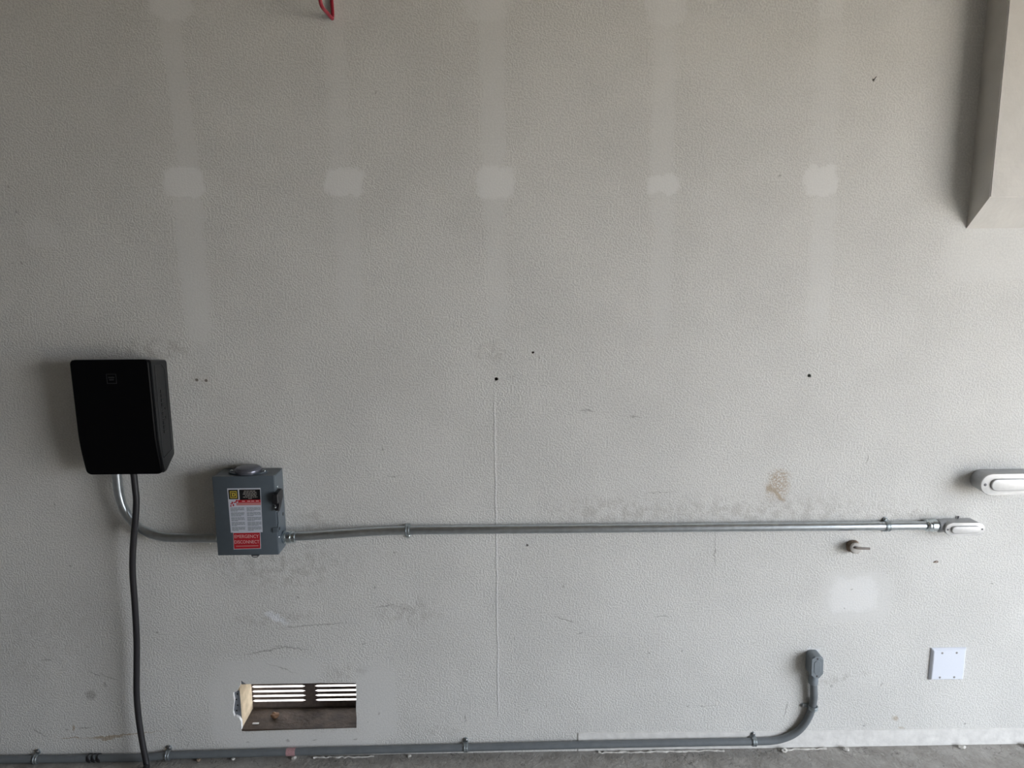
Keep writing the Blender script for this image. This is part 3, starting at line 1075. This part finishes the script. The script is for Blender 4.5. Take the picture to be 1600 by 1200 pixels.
wl = lab(Lq(0, 0, 1, 1), M_LWHT, 'warning_label', door, label='white warning label with black and red header')
lab2 = lambda q_, m_, n_, l_=.0007: lab(q_, m_, n_, sw, l_)
lab2(Lq(.03, .03, .315, .245), M_LBLK, 'logo_field')
lab2(Lq(.355, .03, .985, .262), M_LBLK, 'header_field')
lab2(Lq(.30, .262, .985, .325), M_LRED, 'red_band')
lab2(Lq(.24, .325, .985, .385), M_LPNK, 'pink_band')
# square outline with a block letter D inside


def plate_uv(name, outer_uv, hole_uv):
    b_, r_ = cdt_sheet([xz(*Lp(u, v), dd) for u, v in outer_uv], [[xz(*Lp(u, v), dd) for u, v in hole_uv]], LY - .0008, 0)
    r_.free()
    ext = bmesh.ops.extrude_face_region(b_, geom=list(b_.faces))
    bmesh.ops.translate(b_, verts=[g for g in ext['geom'] if isinstance(g, bmesh.types.BMVert)], vec=(0, -.0004, 0))
    return part(name, b_, M_LYEL, sw)


plate_uv('logo_square', [(.072, .060), (.278, .060), (.278, .220), (.072, .220)], [(.098, .080), (.252, .080), (.252, .200), (.098, .200)])
plate_uv('logo_letter', [(.118, .097), (.205, .097), (.236, .114), (.236, .166), (.205, .183), (.118, .183), (.118, .166), (.130, .166), (.130, .114), (.118, .114)],
         [(.165, .119), (.190, .119), (.202, .127), (.202, .153), (.190, .161), (.165, .161)])
rg = random.Random(11)
for i, (a, b_) in enumerate(((.50, .86), (.48, .90), (.46, .88), (.52, .86), (.46, .90), (.62, .72))):
    v = .058 + i * .034
    tb = bmesh.new()
    u = a
    while u < b_ - .01:
        w_ = rg.uniform(.04, .09)
        prism_y([xz(*p_, dd) for p_ in Lq(u, v, min(u + w_, b_), v + .014)], LY - .0010, LY, bm=tb)
        u += w_ + .018
    part('header_text', tb, M_LTX2, sw)
tb = bmesh.new()
for u in (.42, .58, .70, .84):
    prism_y([xz(*p_, dd) for p_ in Lq(u, .284, u + .09, .302)], LY - .0010, LY, bm=tb)
part('red_band_text', tb, M_LTXT, sw)
ic = bmesh.new()
for q_ in ((.06, .34, .11, .36), (.10, .30, .14, .345), (.13, .355, .17, .40), (.05, .38, .09, .41), (.23, .262, .29, .30), (.16, .31, .20, .33), (.20, .30, .25, .325)):
    prism_y([xz(*p_, dd) for p_ in Lq(*q_)], LY - .0010, LY, bm=ic)
part('hazard_icon', ic, M_LRED, sw)
tb = bmesh.new()
for cu0, cu1 in ((.05, .47), (.545, .975)):
    v = .435
    k = 0
    while v < .975:
        e_ = cu1 if k % 4 != 3 else cu0 + (cu1 - cu0) * rg.uniform(.4, .85)
        u = cu0
        while u < e_ - .01:
            w_ = rg.uniform(.05, .13)
            prism_y([xz(*p_, dd) for p_ in Lq(u, v, min(u + w_, e_), v + .0125)], LY - .0009, LY, bm=tb)
            u += w_ + .012
        v += .0235 + (.016 if k % 4 == 3 else 0)
        k += 1
part('warning_text', tb, M_LGRY, sw)
# EMERGENCY DISCONNECT
el = lab([(364.2, 832.0), (406.8, 831.2), (407.8, 857.2), (365.2, 858.4)], M_LWHT, 'emergency_label', door, .0005, 'red emergency label with white border')
lab2([(365.0, 832.8), (406.2, 832.0), (407.0, 856.4), (366.0, 857.6)], M_LRED, 'emergency_field', .0009)
c1, c2 = W(385.6, 837.8, dd), W(386.0, 846.4, dd)
text_mesh('emergency_lettering', 'EMERGENCY', W(405, 840, dd).x - W(367.2, 840, dd).x, (c1.x, c1.z), LY - .0013, M_LTXT, sw, h=.0110)
text_mesh('disconnect_lettering', 'DISCONNECT', W(405.4, 846, dd).x - W(366.8, 846, dd).x, (c2.x, c2.z), LY - .0013, M_LTXT, sw, h=.0110)
lab2([(369, 852.6), (404, 851.8), (404, 853.2), (369, 854.0)], M_LPNK, 'small_print', .0012)

# ================================================================== STEEL CONDUIT RUNS
RE = .0147
path = [W(182.5, 736, .045), W(183.5, 752, .045), W(187, 775, .043), W(193.5, 794, .042), W(204, 811, .041), W(218, 824.5, .040), W(236, 834, .040), W(256, 839, .040),
        W(275, 840.3, .040), W(305, 840.8, .040), W(340, 841, .040)]
el_t = thing('conduit_elbow', 'curved galvanized steel conduit from the charger down to the switch box', 'conduit', (path[-1].x, path[-1].y, path[-1].z))
part('tube', tube(catmull(path, 8), RE, 20), M_GALV, el_t, 60)
pe = W(338.5, 841, .040)
ax = Vector((1, 0, 0))
part('connector', lathe(Vector((bx0 - .020, pe.y, pe.z)), ax, [(0, .0165), (.004, .0185), (.010, .0185), (.011, .0165), (.014, .0165), (.0145, .0205), (.0195, .0205), (.020, .015)], 20), M_ZINC, el_t, 35)

st = W(449, 839, .045)
path = [Vector((bx1 + .004, -.045, st.z)), W(462, 838.2, .045), W(490, 836.8, .040), W(530, 834, .032), W(570, 831.3, .024), W(605, 829.4, .019), W(640, 828.4, .0175)]
path += [W(px, 828.4 + (821.0 - 828.4) * (px - 640) / 810, .0175) for px in range(700, 1451, 75)]
run = thing('conduit_run', 'long straight galvanized steel conduit running right from the switch box across the wall', 'conduit', tuple(path[6]))
part('tube', tube(catmull(path, 6), RE, 20), M_GALV, run, 60)
part('connector', lathe(Vector((bx1 + .0015, -.045, st.z)), (1, 0, -.02), [(0, .019), (.004, .0215), (.008, .0215), (.009, .017), (.014, .017), (.0145, .0205), (.026, .0205),
                                                                     (.027, .0175), (.033, .0175), (.034, .020), (.040, .020), (.041, .0155)], 6 * 4), M_ZINC, run, 30)
rc = W(1446, 821, .0185)
part('connector', lathe(rc, (1, 0, 0), [(0, .0155), (.001, .0190), (.005, .0205), (.010, .0180), (.011, .0170), (.016, .0170), (.018, .0205), (.034, .0205), (.036, .0185), (.040, .0185), (.041, .021),
                                        (.047, .021), (.048, .0185), (.050, .021), (.056, .021), (.057, .018), (.066, .018)], 24), M_ZINC, run, 30)


def strap(name, c, axis, tabdir, r, m, label, tabs=(1,), width=.018, group=None, tab_len=.022, mscrew=M_ZINC, cat='strap', loc_d=None):
    """saddle strap around a pipe whose centre is c (c.y is negative), axis along the pipe, tabdir on the wall plane"""
    axis = Vector(axis).normalized(); td = Vector(tabdir).normalized()
    t = thing(name, label, cat, (c.x, 0, c.z), group)
    depth = -c.y
    rr = r + .0010
    th = .0018
    out = Vector((0, -1, 0))

    def arc(rad):
        pts = []
        for i in range(15):
            a = -math.pi * .5 + math.pi * i / 14      # from -td side over the front to +td side
            pts.append(c + td * (rad * math.sin(a)) + out * (rad * math.cos(a)))
        return pts
    b = bmesh.new()
    inn, ou = arc(rr), arc(rr + th)
    # legs straight down to the wall
    inn = [Vector((inn[0].x, -.0006, inn[0].z))] + inn + [Vector((inn[-1].x, -.0006, inn[-1].z))]
    ou = [Vector((ou[0].x, -.0006, ou[0].z))] + ou + [Vector((ou[-1].x, -.0006, ou[-1].z))]
    L_ = [[b.verts.new(p + axis * s) for p in q] for s in (-width / 2, width / 2) for q in (inn, ou)]
    n = len(inn)
    for i in range(n - 1):
        for q0, q1 in ((L_[0], L_[1]), (L_[3], L_[2]), (L_[2], L_[0]), (L_[1], L_[3])):
            b.faces.new((q0[i], q0[i + 1], q1[i + 1], q1[i]))
    b.faces.new((L_[0][0], L_[1][0], L_[3][0], L_[2][0]))
    b.faces.new((L_[0][-1], L_[2][-1], L_[3][-1], L_[1][-1]))
    part('band', b, m, t, 40)
    # raised ribs along the band
    rb = bmesh.new()
    for s in (-width * .28, width * .28):
        tube([p + axis * s for p in arc(rr + th)], .0012, 6, rb)
    part('rib', rb, m, t, 60)
    for sgn in tabs:
        tb_ = bmesh.new()
        a0 = c + td * sgn * (rr + th * .2)
        q = []
        hw = width / 2
        base = Vector((a0.x, 0, a0.z))
        tip = [(hw, 0), (hw, tab_len - hw), (hw * .7, tab_len - hw * .3), (0, tab_len), (-hw * .7, tab_len - hw * .3), (-hw, tab_len - hw), (-hw, 0)]
        f0 = [tb_.verts.new(base + axis * u + td * sgn * v + out * .0004) for u, v in tip]
        f1 = [tb_.verts.new(base + axis * u + td * sgn * v + out * .0052) for u, v in tip]
        tb_.faces.new(f0); tb_.faces.new(f1[::-1])
        for i in range(len(tip)):
            j = (i + 1) % len(tip)
            tb_.faces.new((f0[i], f0[j], f1[j], f1[i]))
        part('tab', tb_, m, t)
        sp = base + td * sgn * (tab_len - hw) + out * .0052
        screw('screw', sp, .0058, mscrew, t, (0, -1, 0), .004)
    return t


c = W(637, 828.5, .0175)
strap('conduit_strap', c, (1, 0, 0), (0, 0, -1), RE, M_STRAP, 'one-hole steel strap on the straight steel conduit nearest the switch box', tab_len=.016, width=.016, group='straps on the steel conduit')
c = W(1386, 821.8, .0175)
strap('conduit_strap', c, (1, 0, 0), (0, 0, 1), RE, M_STRAP, 'steel clamp strap on the straight steel conduit near the small conduit body', tabs=(1, -1), tab_len=.010, width=.016,
      group='straps on the steel conduit')


def conduit_body(name, label, ox, cz_, hl, hh, depth, mb, mc, back_r=.92):
    """long oval conduit body with a stamped cover held by two screws"""
    t = thing(name, label, 'conduit fitting', (ox, 0, cz_))
    o_ = stadium(ox, cz_, hl * .985, hh * .97, 10)
    b = prism_y(o_, -depth + .003, -.0005, 0, back_scale=back_r, center=(ox, cz_))
    part('body', b, mb, t, 40)
    cov = part('cover', prism_y(stadium(ox, cz_, hl, hh, 10), -depth - .0015, -depth + .003, .0018, 3), mc, t, 40)
    part('raised_panel', prism_y(stadium(ox, cz_, hl * .72, hh * .56, 8), -depth - .0085, -depth - .0012, .0030, 3), mc, cov, 40)
    for s in (-1, 1):
        q = Vector((ox + s * hl * .865, -depth - .0015, cz_))
        screw('screw', q, hh * .14, M_SCRD, cov, (0, -1, 0), .0012)
    return t


LD = .050
ca, cb_ = W(1476.5, 827, LD), W(1538.5, 827, LD)
hz = (W(1507, 817, LD).z - W(1507, 837, LD).z) / 2
sm = conduit_body('conduit_fitting', 'small silver conduit body with oval cover at the right end of the steel conduit', (ca.x + cb_.x) / 2, W(1507, 827, LD).z,
                  (cb_.x - ca.x) / 2, hz, LD, M_ALU, M_COVER, .96)
hc_ = W(1474, 821, .020)
part('hub', lathe(Vector((ca.x - .008, -.0205, hc_.z)), (1, 0, 0), [(0, .021), (.004, .0225), (.026, .0200)], 20), M_ALU, sm, 40)
part('nail', lathe(W(1496, 812, .003), (0.05, -.2, 1), [(0, .0022), (.010, .0018), (.011, .0035), (.0125, .0035)], 8), M_SCRD, sm)
LD2 = .066
ca = W(1532, 757, LD2)
hz = (W(1560, 741, LD2).z - W(1560, 773.5, LD2).z) / 2
hl = hz * 3.15
conduit_body('conduit_fitting', 'large silver conduit body with oval cover cut off by the right picture edge', ca.x + hl, W(1560, 757, LD2).z, hl, hz, LD2, M_ALU, M_COVER, .95)

# ================================================================== GREY PLASTIC CONDUIT NEAR THE FLOOR
RP = .0128
dp = .0155


def Wc(px, py, d=dp):
    p = W(px, py, d)
    p.z = max(p.z, RP + .0008)
    return p


pp = [(-120, 1187), (-60, 1186.5), (0, 1186.5), (57, 1186), (95, 1186.5), (125, 1188), (150, 1188.5), (190, 1187), (228, 1183.5), (263, 1180.2), (330, 1178.3), (400, 1176.3), (500, 1173.5), (600, 1171.3),
      (728, 1168), (900, 1164), (1050, 1161), (1178, 1158.6), (1205, 1157.6), (1222, 1154.5), (1240, 1147), (1254, 1135), (1264, 1119), (1269.5, 1102), (1270.8, 1088), (1270.6, 1075), (1270, 1060)]
pth = [Wc(*p) for p in pp]
for i in range(3):
    pth[-1 - i].y = -.020
pv = thing('plastic_conduit', 'grey plastic conduit running low along the wall and curving up at right', 'conduit', (pth[14].x, pth[14].y, pth[14].z))
part('tube', tube(catmull(pth, 7), RP, 18), M_PVC, pv, 60)
cpl = bmesh.new()
for px in (141, 148.5, 156):
    a = Wc(px, 1188.3)
    tube([a + Vector((-.004, 0, -.004)), a + Vector((.004, 0, .004))], .0146, 16, cpl)
cpl_z = min(v.co.z for v in cpl.verts)
bmesh.ops.translate(cpl, verts=cpl.verts, vec=(0, 0, max(0, .0006 - cpl_z)))
part('coupling_ring', cpl, M_RUB, pv, 40)
sa, sb = Wc(448, 1175), Wc(462, 1174.5)
part('sticker', tube([sa, sb], RP + .0006, 18), M_STICK, pv, 60, label='faded pink sticker')
# plastic elbow fitting body
BD = .048
pts = [(1268.5, 1030.5), (1274.5, 1026.5), (1281, 1026.5), (1287, 1031), (1286.5, 1053), (1280, 1060), (1272.5, 1060), (1267.5, 1055)]
ol_c = [xz(px, py, BD) for px, py in pts]
cx_ = sum(p[0] for p in ol_c) / 8; cz_ = sum(p[1] for p in ol_c) / 8
pb = thing('conduit_fitting', 'grey plastic conduit body with octagonal cover on top of the grey conduit', 'conduit fitting', (cx_, 0, cz_))
b = prism_y(rrect(cx_, cz_, (max(p[0] for p in ol_c) - min(p[0] for p in ol_c)) / 2 * .97, (max(p[1] for p in ol_c) - min(p[1] for p in ol_c)) / 2 * .98, .014, 5), -BD + .005, -.0005)
part('body', b, M_PVCL, pb, 40)
cov = part('cover', prism_y(ol_c, -BD, -BD + .0055, .0014, 2), M_PVCL, pb)
part('raised_panel', prism_y([(cx_ + (x - cx_) * .55, cz_ + (z - cz_) * .62) for x, z in ol_c], -BD - .0012, -BD + .001, .0006, 1), M_PVCL, cov)
for py in (1029.5, 1056.5):
    q = W(1277.5 if py < 1040 else 1276.5, py, BD)
    screw('screw', (q.x, -BD, q.z), .0034, M_SCRD, cov, (0, -1, 0), .001)
hb = pth[-1]
part('hub', lathe(Vector((hb.x, -.0205, W(1270, 1068, .02).z)), (0, 0, 1), [(0, .0150), (.002, .0165), (.014, .0165), (.018, .0155), (.050, .0150)], 20), M_PVCL, pb, 40)

for px, py, lb_ in ((57, 1186, 'one-hole strap at the far left end of the low grey conduit'),
                    (263, 1180.2, 'one-hole strap on the low grey conduit just right of the hanging cable'),
                    (728, 1168, 'one-hole strap on the low grey conduit below the middle wall seam'),
                    (1178, 1158.6, 'one-hole strap on the low grey conduit just before its upward bend')):
    c = Wc(px, py)
    strap('conduit_strap', c, (1, 0, .0), (0, 0, 1), RP, M_STRAP, lb_, width=.015, tab_len=.0155, mscrew=M_SCREW, group='straps on the grey plastic conduit')
c = Wc(1270, 1105); c.y = -.018
strap('conduit_strap', c, (0, 0, 1), (-1, 0, 0), RP, M_STRAP, 'one-hole strap holding the upright end of the grey conduit', width=.014, tab_len=.024, group='straps on the grey plastic conduit', mscrew=M_SCREW)

# ================================================================== BLANK WALL PLATE
PD = .011
pc = [xz(1457, 1015, PD), xz(1511, 1013, PD), xz(1507.5, 1063, PD), xz(1453, 1064, PD)]
px_c = sum(p[0] for p in pc) / 4; pz_c = sum(p[1] for p in pc) / 4
phx = (pc[1][0] - pc[0][0] + pc[2][0] - pc[3][0]) / 4; phz = (pc[0][1] - pc[3][1] + pc[1][1] - pc[2][1]) / 4
wp = thing('blank_wall_plate', 'white square blank outlet cover plate with four screws at lower right', 'wall plate', (px_c, 0, pz_c))
b = bmesh.new()
fr = [(px_c + sx_ * (phx - .006), -PD, pz_c + sz_ * (phz - .006)) for sx_, sz_ in ((-1, -1), (1, -1), (1, 1), (-1, 1))]
bk = [(px_c + sx_ * phx, -.0040, pz_c + sz_ * phz) for sx_, sz_ in ((-1, -1), (1, -1), (1, 1), (-1, 1))]
wl_ = [(p[0], -.0003, p[2]) for p in bk]
V_ = [[b.verts.new(p) for p in q] for q in (fr, bk, wl_)]
b.faces.new(V_[0]); b.faces.new(V_[2][::-1])
for a_, c_ in ((0, 1), (1, 2)):
    for i in range(4):
        j = (i + 1) % 4
        b.faces.new((V_[a_][i], V_[c_][i], V_[c_][j], V_[a_][j]))
bmesh.ops.bevel(b, geom=[e for e in b.edges if all(v.co.y < -.003 for v in e.verts)], offset=.0012, segments=2, affect='EDGES')
part('plate', b, M_WHT, wp, 25)
for px, py in ((1472.5, 1020.5), (1495, 1020), (1468.5, 1058.5), (1491, 1058)):
    q = W(px, py, PD)
    screw('screw', (q.x, -PD + .0006, q.z), .0040, M_SCREW, wp, (0, -1, 0), .0012)

# ================================================================== RED HOOK
h0 = W(520, 31, .007)
hk = [h0 + Vector((-.004, 0, .16)), h0 + Vector((-.002, 0, .09)), h0 + Vector((0, 0, .02)), h0 + Vector((0, -.004, .006)), h0 + Vector((0, -.014, 0)),
      h0 + Vector((-.003, -.060, .001)), h0 + Vector((-.006, -.098, .002)), h0 + Vector((-.008, -.113, .010)), h0 + Vector((-.009, -.117, .030)),
      h0 + Vector((-.009, -.120, .09))]
tag(part('storage_hook', tube(catmull(hk, 8), .0054, 12), M_RED, smooth=60, loc=tuple(h0)), 'red coated storage hook high on the wall at the top edge', 'hook')

# ================================================================== PIPE STUB WITH CABLE
ps = W(1331.5, 852.5)
stub = thing('pipe_stub', 'short dirty brown pipe stub with a putty plug below the steel conduit', 'pipe stub', (ps.x, 0, ps.z))
sb_ = lathe(Vector((ps.x, -.0003, ps.z)), (0, -1, 0), [(0, .0215), (.006, .0225), (.014, .0205), (.022, .0195), (.028, .0165), (.030, .0160)], 16)
rg = random.Random(4)
for v in sb_.verts:
    k = rg.uniform(.90, 1.09)
    v.co.x = ps.x + (v.co.x - ps.x) * k
    v.co.z = ps.z + (v.co.z - ps.z) * k
part('sleeve', sb_, M_STUB, stub, 60)
part('plug', lathe(Vector((ps.x - .003, -.026, ps.z + .004)), (0, -1, 0), [(0, .0175), (.008, .0185), (.010, .0165), (.0105, .008), (.0108, .0005)], 20), M_PLUG, stub, 50)
wp_ = [W(1334.5, 855, .034), W(1337, 855.6, .039), W(1342, 856.7, .042), W(1350, 857, .043), W(1359, 857.3, .043)]
part('cable_end', tube(catmull(wp_, 6), .0040, 10), M_WIRE, stub, 60)

# ================================================================== SMALL HARDWARE
pn = W(1364.5, 125)
nl = thing('bent_nail', 'tiny bent nail poking from the wall at the upper right', 'nail', (pn.x, 0, pn.z))
part('shank', tube([Vector((pn.x, .006, pn.z)), Vector((pn.x + .001, -.006, pn.z + .002)), Vector((pn.x + .004, -.010, pn.z + .008))], .0013, 8), M_SCRD, nl)
part('torn_paper', blob((pn.x + .006, -.0015, pn.z - .004), .0055, 9, (1.2, .3, .6), 1), M_GYP, nl)
for px, py, lb_ in ((308, 593.5, 'left one of two brown anchor plugs right of the charger'), (322.5, 594.5, 'right one of two brown anchor plugs right of the charger')):
    a = W(px, py)
    an = thing('wall_anchor', lb_, 'wall anchor', (a.x, 0, a.z), 'anchor plugs beside the charger')
    bb = lathe(Vector((a.x, .010, a.z)), (0, -1, 0), [(0, .0030), (.0095, .0034), (.0115, .0052), (.0125, .0048), (.0122, .0024), (.004, .0020)], 10)
    part('plug', bb, M_WIRE, an, 40)
a = W(1264.5, 587)
an = thing('wall_anchor', 'dark green plastic anchor set in a hole high on the right', 'wall anchor', (a.x, 0, a.z))
part('plug', lathe(Vector((a.x, .011, a.z)), (0, -1, 0), [(0, .0050), (.009, .0055), (.0105, .0052), (.0106, .0030), (.002, .0025)], 10), mat('green_plastic', (.03, .04, .025, 1), .5), an, 40)
a = W(1463, 877.5)
ey = bmesh.new()
tube([Vector((a.x + .0045 * math.cos(t_), -.002, a.z + .003 * math.sin(t_))) for t_ in [2 * math.pi * i / 14 for i in range(15)]], .0010, 6, ey)
tube([Vector((a.x - .0045, -.002, a.z)), Vector((a.x - .010, -.001, a.z - .003))], .0010, 6, ey)
tag(part('wire_eyelet', ey, M_LEAF, loc=(a.x, 0, a.z)), 'tiny rusty wire eyelet on the wall below the small conduit body', 'eyelet')

# plaster crumbs and old caulk along the floor joint
crumbs = ((1222, 1170, .011, 'pale plaster crumb under the bend of the grey conduit'), (1319, 1167.5, .010, 'lone white plaster crumb at the wall foot right of the conduit bend'),
          (1500, 1166, .010, 'white plaster crumb at the wall foot below the blank plate'), (1595, 1158.5, .012, 'dark crumb at the wall foot at the right picture edge'),
          (310, 1189, .007, 'small dark crumb under the grey conduit right of the cable'), (364, 1187, .006, 'small crumb on the floor left of the vent opening'),
          (460, 1183, .008, 'crumb under the faded pink sticker'), (640, 1179, .006, 'small pale crumb below the conduit in the middle left'))
for i, (px, py, r, lb_) in enumerate(crumbs):
    g = WF(px, py)
    g.y = min(g.y, -r * 1.1 - .008)
    o = part('plaster_crumb', blob((g.x, g.y, r * .55), r, 20 + i, (1.2, .9, .62), 2), M_STUB if 'dark' in lb_ else M_CAULK, loc=(g.x, g.y, 0))
    tag(o, lb_, 'crumb', 'plaster crumbs along the wall foot')


def caulk(px0, px1, py0, py1, lb_, seed):
    rg_ = random.Random(seed)
    pts_, rr_ = [], []
    n = int((px1 - px0) / 5)
    for i in range(n + 1):
        t_ = i / n
        g_ = WF(px0 + (px1 - px0) * t_, py0 + (py1 - py0) * t_)
        g_.y = min(g_.y, -.012) + rg_.uniform(-.004, .004)
        g_.z = .0006
        pts_.append(g_); rr_.append(rg_.uniform(.0015, .0052))
    o_ = part('caulk_bead', tube(pts_, rr_, 8), M_CAULK, smooth=80, loc=tuple(pts_[len(pts_) // 2]))
    tag(o_, lb_, 'caulk', 'old caulk beads on the floor joint')


caulk(490, 585, 1183, 1179.5, 'broken pale caulk bead on the floor below the vent opening', 1)
caulk(935, 1130, 1174, 1170.5, 'long broken pale caulk bead on the floor under the straight grey conduit', 2)
caulk(1215, 1290, 1169.5, 1168, 'short pale caulk bead on the floor below the bend of the grey conduit', 3)
